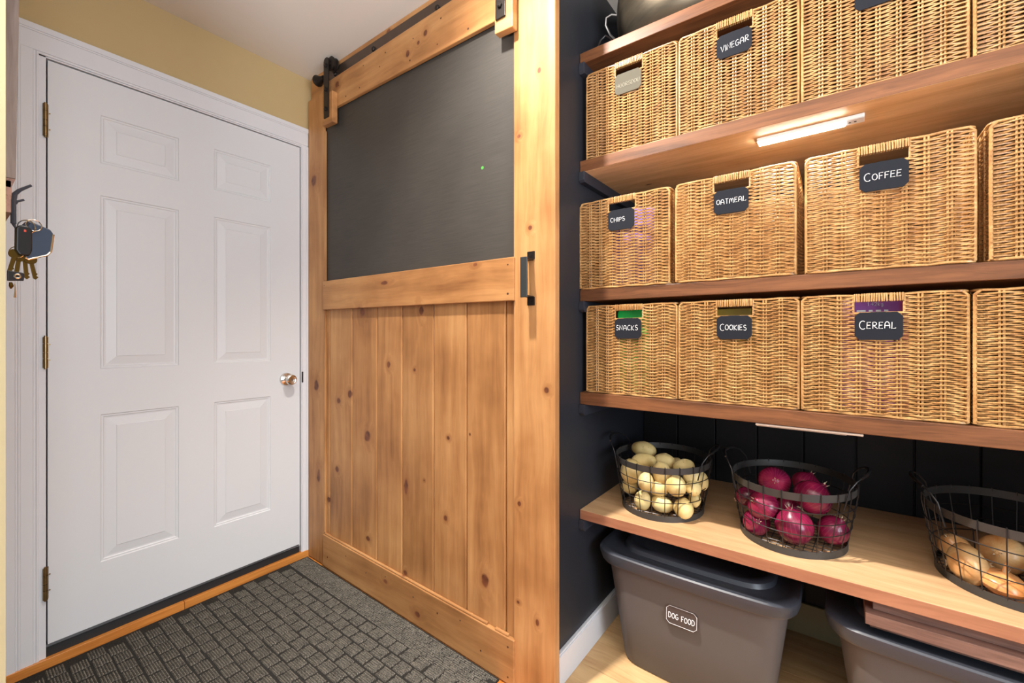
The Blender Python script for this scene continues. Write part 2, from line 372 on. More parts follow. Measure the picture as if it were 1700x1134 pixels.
obj('trim_1', MB().box(1.4625, 1.4665, .002, .050, .108, CEIL), plain('jamb_strip', srgb(206, 196, 196), .5), kind='structure', bevel=.001)

# ---- white door and its frame (wall plane at x = 0)
def W(y, z, X=-.012):          # measured on the x=0 plane, moved onto plane X
    s = (2.197-X)/2.197
    return (-1.174+(y+1.174)*s, 1.146+(z-1.146)*s)
def door_mesh():
    mb = MB()
    yc = [-.931, -.796, -.555, -.427, -.188, -.047]; zc = [.072, .300, .850, 1.020, 1.667, 1.787, 1.966, 2.101]
    pts = {}
    def V(y, z, d): a, b = W(y, z); return (-.012+d, a, b)
    for i in range(5):
        for j in range(7):
            panel = i in (1, 3) and j in (1, 3, 5)
            y0, y1, z0, z1 = yc[i], yc[i+1], zc[j], zc[j+1]
            if not panel:
                mb.add([V(y0, z0, 0), V(y1, z0, 0), V(y1, z1, 0), V(y0, z1, 0)], [(0, 1, 2, 3)])
            else:
                prof = [(0, 0), (.003, -.0035), (.008, -.0035), (.011, -.006), (.016, -.0065), (.045, -.0025), (.047, -.001), (.049, -.001)]
                rings = [[V(y0+e, z0+e, d), V(y1-e, z0+e, d), V(y1-e, z1-e, d), V(y0+e, z1-e, d)] for e, d in prof]
                mb.loft(rings, False, True)
    a, b = W(-.931, .072); c, d = W(-.047, 2.101)
    mb.add([(-.012, a, b), (-.012, c, b), (-.012, c, d), (-.012, a, d), (-.052, a, b), (-.052, c, b), (-.052, c, d), (-.052, a, d)],
           [(4, 7, 6, 5), (0, 1, 5, 4), (1, 2, 6, 5), (2, 3, 7, 6), (3, 0, 4, 7)])
    return mb
dr = obj('door_1', door_mesh(), M['white'], kind='structure')
for z0, z1 in ((1.832, 1.944), (1.032, 1.140), (.232, .342)):
    h = MB(); y, za = W(-.9375, z0); _, zb = W(-.9375, z1)
    seg = [0, .3, .5, .78, 1]
    for i in range(4):
        a = za+(zb-za)*seg[i]+.0008; b = za+(zb-za)*seg[i+1]-.0008
        h.tube([(-.002, y, a), (-.002, y, b)], .0068, 12)
    h.tube([(-.002, y, za-.004), (-.002, y, zb+.004)], [.004, .004], 10)
    hg = obj('hinge', h, M['hinge'], dr, smooth=True)
    lf = MB().box(-.0118, -.0108, y+.004, y+.0085, za, zb)
    for f in (.25, .75): lf.tube([(-.011, y+.011, za+(zb-za)*f), (-.0085, y+.011, za+(zb-za)*f)], .0022, 8)
    obj('hinge_leaf', lf, M['hinge'], dr)
ky, kz = W(-.115, .927)
kn = MB(); 
def latheX(mb, prof, y, z, x0=-.012, n=28):
    return mb.loft([[(x0+d, y+r*math.cos(2*math.pi*k/n), z+r*math.sin(2*math.pi*k/n)) for k in range(n)] for r, d in prof])
ro = obj('knob_rose', latheX(MB(), [(.0001, 0), (.032, 0), (.032, .003), (.029, .008), (.016, .012), (.012, .014), (.0001, .014)], ky, kz), M['chrome'], dr, smooth=True)
kb = obj('door_knob', latheX(MB(), [(.011, .012), (.011, .028), (.018, .034), (.0255, .044), (.0265, .052), (.024, .060), (.019, .063), (.017, .0615), (.0001, .061)], ky, kz), M['chrome'], dr, smooth=True)
obj('key_slot', MB().box(-.012+.061, -.012+.0625, ky-.0015, ky+.0015, kz-.006, kz+.006), M['dot'], kb)
obj('strike_plate', MB().box(-.0128, -.0015, W(-.041, 0)[0], W(-.033, 0)[0], W(0, .904)[1], W(0, .959)[1]), M['dot'], dr, bevel=.001)
# jamb, casing, sill
fr = thing('trim_2', (0, 0, 0), kind='structure')
j = MB()
yl, _ = W(-.9335, 0); yl2, _ = W(-.962, 0); yr, _ = W(-.0435, 0); _, zt = W(0, 2.1045); _, zt2 = W(0, 2.118)
j.box(-.10, -.009, yl2, yl-.002, -.02, zt2).box(-.10, -.009, yr+.002, -.0, -.02, zt2).box(-.10, -.009, yl2, 0, zt+.0015, zt2+.02)
obj('door_jamb', j, M['trimwhite'], fr, bevel=.001)
obj('weather_strip', MB().box(-.06, -.0555, yl-.004, yr+.004, .03, zt+.004), M['rubber'], fr)
def casing(mb, prof, p0, p1, horizontal=False):
    pass
c = MB()   # left casing: moulded strips side by side
for a, b, d in ((-1.028, -1.006, .001), (-1.006, -1.000, -.0015), (-1.000, -.994, -.0005), (-.994, -.965, -.003), (-.965, -.958, -.005), (-.958, -.9515, -.0035)):
    c.box(-.02, d, a, b, .004-.0135, 2.116+(-.9515-b)*1.25+.004)
obj('casing_left', c, M['trimwhite'], fr, bevel=.0012)
c = MB()
for a, b, d in ((2.116, 2.124, -.004), (2.124, 2.186, -.002), (2.186, 2.192, -.0005), (2.192, 2.212, .001)):
    c.box(-.02, d+.0002, -.9515-(b-2.116)*.8, -.001, a, b)
obj('casing_head', c, M['trimwhite'], fr, bevel=.0012)
c = MB()
for a, b, d in ((-.036, -.030, -.0035), (-.030, -.012, -.002), (-.012, -.001, .001)):
    c.box(-.02, d, a, b, .02, 2.118)
obj('casing_right', c, M['trimwhite'], fr, bevel=.0012)
sl = thing('trim_3', (0, 0, 0), kind='structure')
s_ = MB().hexa([(-.05, -.945, .022), (-.012, -.945, .022), (-.012, -.042, .034), (-.05, -.042, .034), (-.05, -.945, .068), (-.014, -.945, .066), (-.014, -.042, .073), (-.05, -.042, .075)])
obj('door_sweep', s_, M['rubber'], sl, bevel=.002)
obj('sill_lip', MB().hexa([(-.014, -.940, .061), (-.009, -.940, .058), (-.009, -.045, .069), (-.014, -.045, .071), (-.014, -.940, .0665), (-.0105, -.940, .0655), (-.0105, -.045, .0745), (-.014, -.045, .0755)]), plain('grey_sill_lip', srgb(70, 70, 72), .4), sl)
for a, b in ((-1.03, -.537), (-.536, -.002)):
    za, zb = .022+(a+.945)*.013, .022+(b+.945)*.013
    obj('sill_board', MB().hexa([(-.06, a, -.03), (.0065, a, -.03), (.0065, b, -.03), (-.06, b, -.03), (-.06, a, za), (.004, a, za), (.004, b, zb), (-.06, b, zb)]), M['laminate'], sl, bevel=.0015)

# ---------------------------------------------------------------- barn door
def yf(x): return -.002-.016*x/1.3
hb = thing('header_board', (.73, .026, 2.36), 'stained pine header board along the ceiling above the chalkboard barn door', 'board')
obj('board', B(-.727, .765, -.014, .017, .0, CEIL-2.36-.001), M['pineX'], hb, bevel=.002)
tk = thing('sliding_track', (.7, .006, 2.418), 'long dark flat metal track bolted to the pine board under the ceiling', 'track')
obj('rail_bar', B(-.565, .77, -.0035, .0035, -.027, .029), M['bronze'], tk, bevel=.001)
for bx in (.25, .554, .958, 1.3):
    bo = MB(); n = 6
    bo.loft([[(bx-.7+r*math.cos(2*math.pi*q/n), d, r*math.sin(2*math.pi*q/n)-.008) for q in range(n)] for r, d in ((.011, -.003), (.011, -.011), (.009, -.013))])
    obj('bolt', bo, M['iron'], tk)
es = MB(); n = 20
es.loft([[(x_-.7, r*math.cos(2*math.pi*q/n)-.018, r*math.sin(2*math.pi*q/n)+.002) for q in range(n)] for x_, r in ((.105, .026), (.112, .027), (.118, .022), (.150, .010), (.162, .009))])
obj('end_stop', es, M['iron'], tk, smooth=True)

bd = thing('barn_door', (.75, 0, 0), 'sliding barn door of stained knotty pine with a chalkboard upper panel and plank lower half', 'door')
OX = .75
def board(name, x0, x1, off, thick, zb0, zb1, zt0, zt1, mat, parent=bd, bevel=.003, chamf=None):
    f0, f1 = yf(x0)+off, yf(x1)+off
    return obj(name, MB().hexa([(x0-OX, f0, zb0), (x1-OX, f1, zb1), (x1-OX, f1+thick, zb1), (x0-OX, f0+thick, zb0), (x0-OX, f0, zt0), (x1-OX, f1, zt1), (x1-OX, f1+thick, zt1), (x0-OX, f0+thick, zt0)]), mat, parent, bevel=bevel)
board('stile', .001, .153, 0, .012, .004, .004, 2.357, 2.357, M['pineZ'])
board('stile', 1.338, 1.499, 0, .028, -.014, -.016, 2.357, 2.357, M['pineZ'])
board('backing_panel', .155, 1.336, .0235, .006, .003, -.012, 2.352, 2.352, M['knotdark'], bevel=0)
pl_x = [.156, .192, .384, .575, .749, .94, 1.116, 1.298, 1.337]
for a, b in zip(pl_x[:-1], pl_x[1:]):
    o_ = .0095+random.uniform(-.0006, .0006)
    p = board('plank', a+.0018, b-.0018, o_, .012, .03, .03, 1.30, 1.30, M['pineZ'], bevel=.0045)
cbm = board('chalkboard', .156, 1.337, .013, .009, 1.302, 1.302, 2.33, 2.33, M['chalkboard'], bevel=.001)
obj('chalk_dot', MB().tube([(1.19-OX, yf(1.19)+.0132, 1.738), (1.19-OX, yf(1.19)+.0122, 1.738)], .006, 14), plain('green_chalk', srgb(70, 150, 60), .8), cbm, label='small green chalk dot')
def nails(parent, pts, off, r=.0032):
    mb = MB()
    for x_, z_ in pts:
        mb.tube([(x_-OX, yf(x_)+off+.001, z_), (x_-OX, yf(x_)+off-.0004, z_)], r*random.uniform(.8, 1.3), 7)
    o = obj('nails', mb, M['knotdark'], parent); o['kind'] = 'stuff'
rt = board('rail', .155, 1.3375, -.008, .0165, 2.241, 2.211, 2.384, 2.382, M['pineX'])
nails(rt, [(.30, 2.33), (.47, 2.262), (.50, 2.35), (.62, 2.30), (.66, 2.345), (.82, 2.25), (.84, 2.33), (.98, 2.25), (1.0, 2.34), (1.14, 2.24), (.36, 2.26)], -.008)
rm = board('rail', .155, 1.345, -.008, .0165, 1.271, 1.259, 1.412, 1.404, M['pineX'])
nails(rm, [(1.32, 1.38), (1.32, 1.283), (.17, 1.39)], -.008)
rb = board('rail', .155, 1.345, -.008, .0165, .006, -.014, .160, .139, M['pineX'])
nails(rb, [(.2, .06), (.36, .115), (.52, .09), (.66, .12), (.84, .1), (.98, .09), (1.1, .11), (1.2, .045), (1.32, .11), (1.32, .01)], -.008)
# quarter-round bead on the ledge of the bottom rail
q = MB().tube([(.165-OX, yf(.165)+.002, .163), (1.225-OX, yf(1.225)+.002, .144)], .006, 10)
obj('ledge_bead', q, M['pineX'], bd, smooth=True)
q = MB().tube([(1.262-OX, yf(1.262)+.002, .1425), (1.318-OX, yf(1.3)+.002, .1415)], .0065, 10)
obj('ledge_bead', q, M['pineX'], bd, smooth=True, label='short broken end of the ledge bead')
obj('edge_bead', MB().box(.1535-OX, .160-OX, yf(.155)-.0005, yf(.155)+.012, .165, 1.27).box(.1535-OX, .160-OX, yf(.155)-.0005, yf(.155)+.012, 1.415, 2.16), M['pineZ'], bd, bevel=.0015)
for (bx0, bx1, zb0, zb1, zt) in ((.20, .292, 2.156, 2.152, 2.30), (1.286, 1.360, 2.143, 2.138, 2.30)):
    blk = board('hanger_block', bx0, bx1, -.036, .0275, zb0, zb1, zt, zt, M['pineX'], bevel=.003)
for sx in (.246, 1.314):
    yy = yf(sx)-.036
    y0, y1 = yy-.0065, yy-.0005
    hg = MB(); prof = [(-.020, 2.182), (.020, 2.182), (.020, 2.452), (.016, 2.462), (.008, 2.467), (-.008, 2.467), (-.016, 2.462), (-.020, 2.452)]
    hg.prism([(sx-OX+a, b) for a, b in prof], 'Y', y0, y1)
    st = obj('hanger_strap', hg, M['iron'], bd, bevel=.001)
    for bz in (2.222, 2.315, 2.43):
        bo = MB(); n = 6
        bo.loft([[(sx-OX+r*math.cos(2*math.pi*q/n), d, bz+r*math.sin(2*math.pi*q/n)) for q in range(n)] for r, d in ((.0095, y0), (.0095, y0-.006), (.006, y0-.0085))])
        obj('bolt', bo, M['iron'], st)
    wh = MB(); n = 28; wz = 2.4385
    wh.loft([[(sx-OX+.018+r*math.cos(2*math.pi*q/n), d, wz+r*math.sin(2*math.pi*q/n)) for q in range(n)] for r, d in ((.008, y1), (.008, y1+.004), (.033, y1+.006), (.033, y1+.012), (.026, y1+.016), (.026, y1+.022), (.033, y1+.026), (.033, y1+.030), (.008, y1+.032))])
    obj('wheel', wh, M['iron'], st, smooth=True)
# pull handle
hx = 1.410
hd = MB(); y0 = yf(hx)
hd.box(hx-.014-OX, hx+.014-OX, y0-.004, y0-.0005, 1.241, 1.268).box(hx-.014-OX, hx+.014-OX, y0-.004, y0-.0005, 1.388, 1.414)
hd.box(hx-.011-OX, hx+.011-OX, y0-.040, y0-.002, 1.266, 1.271).box(hx-.011-OX, hx+.011-OX, y0-.040, y0-.002, 1.384, 1.389)
hand = obj('pull_handle', hd, M['iron'], bd, bevel=.001)
obj('grip', MB().box(hx-.012-OX, hx+.014-OX, y0-.046, y0-.040, 1.264, 1.391), plain('grey_iron_grip', srgb(78, 82, 84), .35, .6), hand, bevel=.002)
for z_ in (1.253, 1.402):
    obj('screw', MB().tube([(hx-OX, y0-.0035, z_), (hx-OX, y0-.0052, z_)], .0045, 10), M['dot'], hand)

# ---------------------------------------------------------------- rug
rg = thing('door_mat', (.66, -.6, 0), 'dark grey ribbed rug with a woven brick pattern on the floor before the white door', 'rug')
rx0, rx1, ry0, ry1 = .010, 1.285, -1.32, -.028
def RZ(x, y): return hz(x, y)
bs = MB().hexa([(rx0-.66, ry0+.6, RZ(rx0, ry0)+.0005), (rx1-.66, ry0+.6, RZ(rx1, ry0)+.0005), (rx1-.66, ry1-.0005+.6, RZ(rx1, ry1)+.0005), (rx0-.66, -.012+.6, RZ(rx0, ry1)+.0005),
                (rx0-.66, ry0+.6, RZ(rx0, ry0)+.006), (rx1-.66, ry0+.6, RZ(rx1, ry0)+.006), (rx1-.66, ry1-.0005+.6, RZ(rx1, ry1)+.006), (rx0-.66, -.012+.6, RZ(rx0, ry1)+.006)])
obj('base_mat', bs, M['ruggroove'], rg)
cells = MB(); rr = random.Random(3)
def rib(x0, x1, y0, y1, h):
    z = RZ((x0+x1)/2, (y0+y1)/2)+.0055; ym = (y0+y1)/2; e = .003
    cells.add([(x0-.66, y0+.6, z), (x1-.66, y0+.6, z), (x1-.66, y1+.6, z), (x0-.66, y1+.6, z), (x0+e-.66, ym+.6-.0012, z+h), (x1-e-.66, ym+.6-.0012, z+h), (x1-e-.66, ym+.6+.0012, z+h), (x0+e-.66, ym+.6+.0012, z+h)],
              [(0, 1, 5, 4), (1, 2, 6, 5), (2, 3, 7, 6), (3, 0, 4, 7), (4, 5, 6, 7)])
py, px_ = .0515, .0625
row = 0; yv = -.122
while yv > ry0+.05:
    xo = rx0+.05 - (row % 2)*px_*.55
    xv = xo
    while xv < rx1-.02:
        jx, jy = rr.uniform(-.002, .002), rr.uniform(-.002, .002)
        a, b = max(xv+jx, rx0+.01), min(xv+jx+.054, rx1-.01)
        if b-a > .015:
            for q in range(6):
                y_ = yv-.0447+jy+q*.0076
                rib(a+rr.uniform(-.0025, .0025), b+rr.uniform(-.0025, .0025), y_, y_+.0068, rr.uniform(.0035, .0058))
        xv += px_
    yv -= py; row += 1
o = obj('ribbed_pile', cells, M['rug'], rg); o['kind'] = 'stuff'
cells = MB()
yv = ry1+.010
while yv > -.106:                     # flat fringe band next to the barn door
    xv = rx0+.006
    while xv < rx1-.03:
        L_ = rr.uniform(.02, .06); sk_ = -.016*min(1, xv/1.28); rib(xv, min(xv+L_, rx1-.004), yv+sk_-.0062, yv+sk_, rr.uniform(.002, .0038)); xv += L_+rr.uniform(.0, .004)
    yv -= .0075
o = obj('border_pile', cells, M['rug'], rg); o['kind'] = 'stuff'

# ---------------------------------------------------------------- chalk writing (stroke letters)
def arc(cx, cy, rx, ry, a0, a1, n=9): return [(cx+rx*math.cos(R(a0+(a1-a0)*i/n)), cy+ry*math.sin(R(a0+(a1-a0)*i/n))) for i in range(n+1)]
G = {
 'V': (.8, [[(0, 1), (.36, 0), (.8, 1.05)]]), 'I': (.1, [[(.05, 1), (.05, 0)]]), 'N': (.75, [[(0, 0), (.02, 1), (.68, .05), (.72, 1)]]),
 'E': (.62, [[(.62, .97), (.05, 1), (0, .02), (.62, .04)], [(0, .52), (.52, .55)]]),
 'G': (.8, [arc(.42, .5, .4, .5, 60, 350), [(.82, .45), (.42, .42)]]),
 'A': (.8, [[(0, 0), (.05, .6)]+arc(.37, .62, .32, .36, 170, 10)+[(.74, .55), (.78, 0)], [(.05, .4), (.74, .4)]]),
 'R': (.75, [[(.05, 0), (.05, 1)]+arc(.3, .76, .34, .25, 90, -90)+[(.1, .5), (.78, 0)]]),
 'C': (.72, [arc(.42, .5, .42, .5, 55, 310)]), 'H': (.7, [[(0, 0), (0, 1)], [(.68, 0), (.68, 1)], [(0, .5), (.68, .5)]]),
 'P': (.65, [[(.05, 0), (.05, 1)]+arc(.28, .72, .34, .28, 90, -90)+[(.05, .44)]]),
 'S': (.62, [arc(.33, .76, .28, .24, 40, 270)+arc(.31, .26, .3, .26, 90, -150)]),
 'O': (.75, [arc(.38, .5, .38, .48, 90, 450, 14)]), 'T': (.7, [[(0, 1), (.72, 1)], [(.36, 1), (.36, 0)]]),
 'M': (.95, [[(0, 0), (.06, .8), (.2, .98), (.36, .85), (.46, .2), (.56, .85), (.72, .98), (.86, .8), (.93, 0)]]),
 'L': (.6, [[(.05, 1), (.02, 0), (.55, .04), (.62, .16)]]), 'F': (.6, [[(.03, 0), (.03, 1), (.62, 1)], [(.03, .52), (.5, .52)]]),
 'K': (.68, [[(.03, 0), (.03, 1)], [(.62, 1), (.05, .45), (.68, 0)]]), 'D': (.75, [[(.02, 0), (.02, 1)]+arc(.25, .5, .48, .5, 90, -90)+[(.02, 0)]]),
 'U': (.7, [[(0, 1), (0, .4)]+arc(.34, .34, .34, .34, 180, 360)+[(.68, 1)]]), ' ': (.35, []),
 '1': (.2, [[(0, .8), (.15, 1), (.15, 0)]]), '.': (.1, [[(.03, 0), (.06, .08)]]), '4': (.6, [[(.45, 0), (.45, 1), (0, .35), (.6, .35)]]),
 '2': (.6, [arc(.3, .7, .28, .28, 160, -40)+[(0, 0), (.6, 0)]]), 'k': (.5, [[(.03, 0), (.03, 1)], [(.45, .62), (.05, .3), (.48, 0)]]),
 'g': (.5, [arc(.25, .32, .23, .3, 0, 360, 12), [(.48, .6), (.48, -.15)]+arc(.25, -.15, .23, .2, 0, -150, 6)]),
}
def lettering(text, x0, z0, h, width, y, r, slope=0, first_big=False, sc_x=None):
    mb = MB(); adv = []; tot = 0
    for i, ch in enumerate(text):
        k = 1.3 if (first_big and i == 0) else 1
        w_ = G[ch][0]*k; adv.append((tot, k)); tot += w_+.26
    tot -= .26; sx = width/tot
    for i, ch in enumerate(text):
        a, k = adv[i]
        dz = random.uniform(-.05, .05)*h
        for st in G[ch][1]:
            P = [(x0+(a+px*k)*sx, y, z0+slope*(a+px*k)*sx+dz+(pz*k-(.12 if k > 1 else 0))*h) for px, pz in st]
            mb.tube(P, r, 4)
    return mb

# ---------------------------------------------------------------- wicker baskets
BW, BH, BD = .312, .305, .33
def weave(panel_w, h0, h1, nst, mapf, seed, seg=4, pitch=.0050, hole=None, rad=.0021):
    """horizontal strands passing before and behind the stakes; mapf(u, out, z) gives the point"""
    mb = MB(); rr = random.Random(seed); p = panel_w/nst; row = 0; z = h0
    while z < h1:
        spans = [(-panel_w/2, panel_w/2)]
        if hole and hole[2]-.002 < z: spans = [(-panel_w/2, hole[0]), (hole[1], panel_w/2)]
        for (a, b) in spans:
            n = max(2, int(round((b-a)/p*seg))); P = []; rs = []
            for i in range(n+1):
                u = a+(b-a)*i/n
                ph = math.pi*(u+panel_w/2)/p+math.pi*row
                out = .0046*math.cos(ph)
                zz = z+.0012*math.sin(2*ph+1)*(.5 if row % 2 else -.5)+rr.uniform(-.0002, .0002)+.0010*math.sin(u*31+seed)
                P.append(mapf(u, out, zz)); rs.append(rad*rr.uniform(.82, 1.1))
            mb.tube(P, rs, 5, cap=False)
        row += 1; z += pitch*rr.uniform(.97, 1.03)
    return mb
def basket_meshes(seed):
    D = {}
    yF = 0; hw = BW/2
    hole = (-.047, .047, .259)
    D['front'] = weave(BW-.006, .010, BH-.006, 8, lambda u, o, z: (u, -o, z), seed, 4, hole=hole).mesh('front_panel', M['rattan'], True)
    D['back'] = weave(BW-.006, .010, BH-.006, 8, lambda u, o, z: (u, BD+o, z), seed+9, 2).mesh('back_panel', M['rattan'], True)
    D['right'] = weave(BD-.006, .010, BH-.006, 8, lambda u, o, z: (hw-.002+o*.4, BD/2+u, z), seed+5, 3).mesh('side_panel', M['rattan'], True)
    D['left'] = weave(BD-.006, .010, BH-.006, 8, lambda u, o, z: (-hw+.002-o*.4, BD/2+u, z), seed+6, 2).mesh('side_panel', M['rattan'], True)
    s = MB()   # stakes in pairs
    p = (BW-.006)/8
    for i in range(1, 8):
        u = -(BW-.006)/2+p*i
        for d in (-.0034, .0034):
            top = BH-.003
            if abs(u) < .045: top = .259
            s.tube([(u+d, 0, .003), (u+d, -.0008, top)], .0023, 5); s.tube([(u+d, BD, .003), (u+d, BD, BH-.003)], .0017, 4)
    p = (BD-.006)/8
    for i in range(1, 8):
        u = BD/2-(BD-.006)/2+p*i
        for sx in (-hw, hw): s.tube([(sx, u-.003, .003), (sx, u-.003, BH-.003)], .0017, 4); s.tube([(sx, u+.003, .003), (sx, u+.003, BH-.003)], .0017, 4)
    D['stakes'] = s.mesh('stakes', M['rattan'], True)
    r = MB()
    def loop(z, rad, wob=0):
        pts = rrect(BW, BD, .014, 3, 0, BD/2); out = []
        for i, (x_, y_) in enumerate(pts):
            out.append((x_, y_, z)); x2, y2 = pts[(i+1) % len(pts)]
            L_ = math.hypot(x2-x_, y2-y_)
            if L_ > .1:
                for k in range(1, 9): out.append((x_+(x2-x_)*k/9, y_+(y2-y_)*k/9, z+(.0012*math.sin(k*2.1+seed))))
        r.tube(out, rad, 6, closed=True)
    loop(BH-.003, .0032); loop(.0035, .0034)
    for sx in (-1, 1):
        for y_ in (.001, BD-.001): r.tube([(sx*(hw-.0015), y_, .004), (sx*(hw-.001), y_, BH*.5), (sx*(hw-.0015), y_, BH-.012), (sx*(hw-.010), y_, BH-.003)], .0036, 6)
    D['rim'] = r.mesh('rim', M['rattan'], True)
    b = MB()
    for i in range(26):
        y_ = .006+(BD-.012)*i/25; b.tube([(-hw+.003, y_, .0045), (hw-.003, y_, .0045)], .0035, 4)
    D['base'] = b.mesh('base', M['rattan'], True)
    hnd = MB(); rr = random.Random(seed+1); nW = 20
    for i in range(nW):
        x_ = -.0455+.091*i/(nW-1)+rr.uniform(-.0008, .0008); tl = rr.uniform(-.001, .001)
        z0, z1 = BH-.021, BH-.001
        hnd.tube([(x_, -.003, z0+.002), (x_+tl*.5, -.0048, (z0+z1)/2), (x_+tl, -.003, z1), (x_+tl, .003, z1), (x_, .004, (z0+z1)/2), (x_, .003, z0+.001)], .00215, 5, closed=True)
    D['handle'] = hnd.mesh('wrapped_handle', M['rattan'], True)
    e = MB(); e.tube([(-.048, -.001, BH-.004), (-.048, -.001, .259), (-.044, -.0015, .2565), (.044, -.0015, .2565), (.048, -.001, .259), (.048, -.001, BH-.004)], .0026, 6)
    D['edge'] = e.mesh('handle_hole_edge', M['rattan'], True)
    return D
BM = [basket_meshes(11), basket_meshes(47)]
def tag_mesh(faded=False):
    c = .010; w_, h_ = .0455, .034
    poly = [(-w_+c, -h_), (w_-c, -h_), (w_, -h_+c), (w_, h_-c), (w_-c, h_), (-w_+c, h_), (-w_, h_-c), (-w_, -h_+c)]
    return MB().prism(poly, 'Y', -.0015, .0015)
def basket(x, y, z, text, label, group, var, rotz=0, faded=False, tilt=0, firstbig=False, **kw):
    D = BM[var]
    t_ = thing('wicker_basket', (x, y, z), label, 'basket', group, rotz)
    for nm, key in (('front_panel', 'front'), ('back_panel', 'back'), ('side_panel', 'left'), ('side_panel', 'right'), ('stakes', 'stakes'), ('rim', 'rim'), ('base', 'base'), ('wrapped_handle', 'handle'), ('handle_hole_edge', 'edge')):
        obj(nm, D[key], None, t_)
    tg = obj('label_tag', tag_mesh(), M['tagfaded' if faded else 'tag'], t_, loc=(0, -.0085, .224), rot=(0, R(tilt), 0), bevel=.0005)
    obj('tag_clip', MB().box(-.014, .014, -.0012, .006, .030, .0345), M['tag'], tg)
    if text:
        x0 = kw.get('x0', -.033); wd = kw.get('wd', .066)
        o = obj('chalk_lettering', lettering(text, x0, kw.get('z0', -.012), kw.get('h', .016), wd, -.0021, .00078, kw.get('slope', 0), firstbig), M['chalkfaint' if faded else 'chalk'], tg)
    return t_
RX = [1.6385, 1.957, 2.276, 2.597]      # columns, upper and lower rows
G1, G2, G3 = 'wicker baskets on the upper shelf', 'wicker baskets on the middle shelf', 'wicker baskets on the lower shelf'
z1, z2, z3 = 1.764, 1.3065, .944
yb = .2225
basket(RX[0], yb, z1, 'HOORSDOU', 'wicker basket on the upper shelf with a faded grey tag, next to the black wall', G1, 0, faded=True, x0=-.038, wd=.078, h=.013)
basket(RX[1], yb, z1, 'VINEGAR', 'wicker basket on the upper shelf with a slate tag reading VINEGAR', G1, 1, x0=-.034, wd=.072, h=.017, slope=.12, z0=-.016)
basket(RX[2], yb, z1, 'S', 'wicker basket on the upper shelf above the lit light bar, tag starting with S', G1, 0, x0=-.036, wd=.014, h=.02, z0=-.008)
basket(RX[3], yb, z1, None, 'rightmost wicker basket on the upper shelf, at the edge of the photo', G1, 1)
R2 = [(1.6195, .3), (1.951, .0), (2.285, 0), (2.619, 0)]
yc2 = .2095
basket(1.6195, yc2, z2, 'CHIPS', 'wicker basket on the middle shelf with a slate tag reading CHIPS', G2, 1, x0=-.036, wd=.050, h=.014, z0=-.006)
basket(1.951, yc2, z2, 'OATMEAL', 'wicker basket on the middle shelf with a slate tag reading OATMEAL', G2, 0, x0=-.037, wd=.076, h=.014, z0=-.006)
basket(2.285, yc2, z2, 'COFFEE', 'wicker basket on the middle shelf with a slate tag reading COFFEE, under the light bar', G2, 1, x0=-.036, wd=.068, h=.015, z0=-.008, firstbig=True)
basket(2.619, yc2, z2, None, 'rightmost wicker basket on the middle shelf, beside the COFFEE basket', G2, 0)
basket(RX[0], yb, z3, 'SNACKS', 'wicker basket on the lower shelf with a slate tag reading SNACKS', G3, 0, x0=-.040, wd=.074, h=.016, z0=-.006)
basket(RX[1], yb, z3, 'COOKIES', 'wicker basket on the lower shelf with a slate tag reading COOKIES', G3, 1, x0=-.036, wd=.068, h=.015, z0=-.008, firstbig=True)
basket(RX[2], yb, z3, 'CEREAL', 'wicker basket on the lower shelf with a slate tag reading CEREAL', G3, 0, x0=-.036, wd=.068, h=.016, z0=-.006, firstbig=True)
basket(RX[3], yb, z3, None, 'rightmost wicker basket on the lower shelf, beside the CEREAL basket', G3, 1)

# things inside the baskets, seen through the hand holes
def crumple(name, cx, cy, z0, z1, w_, d_, mat, seed, label, cat):
    rr = random.Random(seed); nx, nz = 22, 16; mb = MB(); rings = []
    for k in range(nz+1):
        f = k/nz; th = d_/2*math.sin(math.pi*min(1, .12+f*.88))**.6+.003; ring = []
        for i in range(nx):
            a = 2*math.pi*i/nx
            ring.append((w_/2*(abs(math.cos(a))**.6*(1 if math.cos(a) > 0 else -1))*(1-.05*f)+rr.uniform(-.004, .004), th*math.sin(a)+rr.uniform(-.004, .004), (z1-z0)*f+rr.uniform(-.003, .003)*(k not in (0,))+(.008*math.sin(a*2+seed) if k == nz else 0)))
        rings.append(ring)
    mb.loft(rings)
    o = obj(name, mb, mat, None, smooth=True, loc=(cx, cy, z0), label=label, cat=cat); return o
bz = .0085
crumple('chip_bag', 1.6195, yc2+.10, z2+bz, z2+.279, .16, .06, plain('purple_foil', srgb(112, 84, 176), .6, 0, var=.35, scale=25), 5, 'crumpled purple foil bag seen through the hand hole of the CHIPS basket', 'bag')
gp = thing('snack_box', (RX[0]+.002, yb+.075, z3+bz), 'bright green packet seen through the hand hole of the SNACKS basket', 'packet')
obj('carton', MB().prism([(-.046, 0), (.046, 0), (.052, .262), (.050, .272), (.035, .279), (-.05, .279), (-.056, .270), (-.056, .262)], 'Y', -.045, .045), plain('green_wrapper', srgb(20, 190, 80), .3, 0, var=.15), gp, bevel=.004)
cb = thing('cookie_box', (RX[1]-.003, yb+.08, z3+bz), 'olive yellow box seen through the hand hole of the COOKIES basket', 'box')
obj('carton', B(-.062, .040, -.04, .05, 0, .272), plain('olive_card', srgb(150, 128, 40), .5, var=.15, scale=30), cb, bevel=.002)
ce = thing('cereal_box', (RX[2]+.0, yb+.06, z3+bz), 'purple cereal box seen through the hand hole of the CEREAL basket', 'box')
t = NT('purple_card'); sp = t.add('ShaderNodeSeparateXYZ'); t.l(t.add('ShaderNodeTexCoord').outputs['Object'], sp.inputs[0])
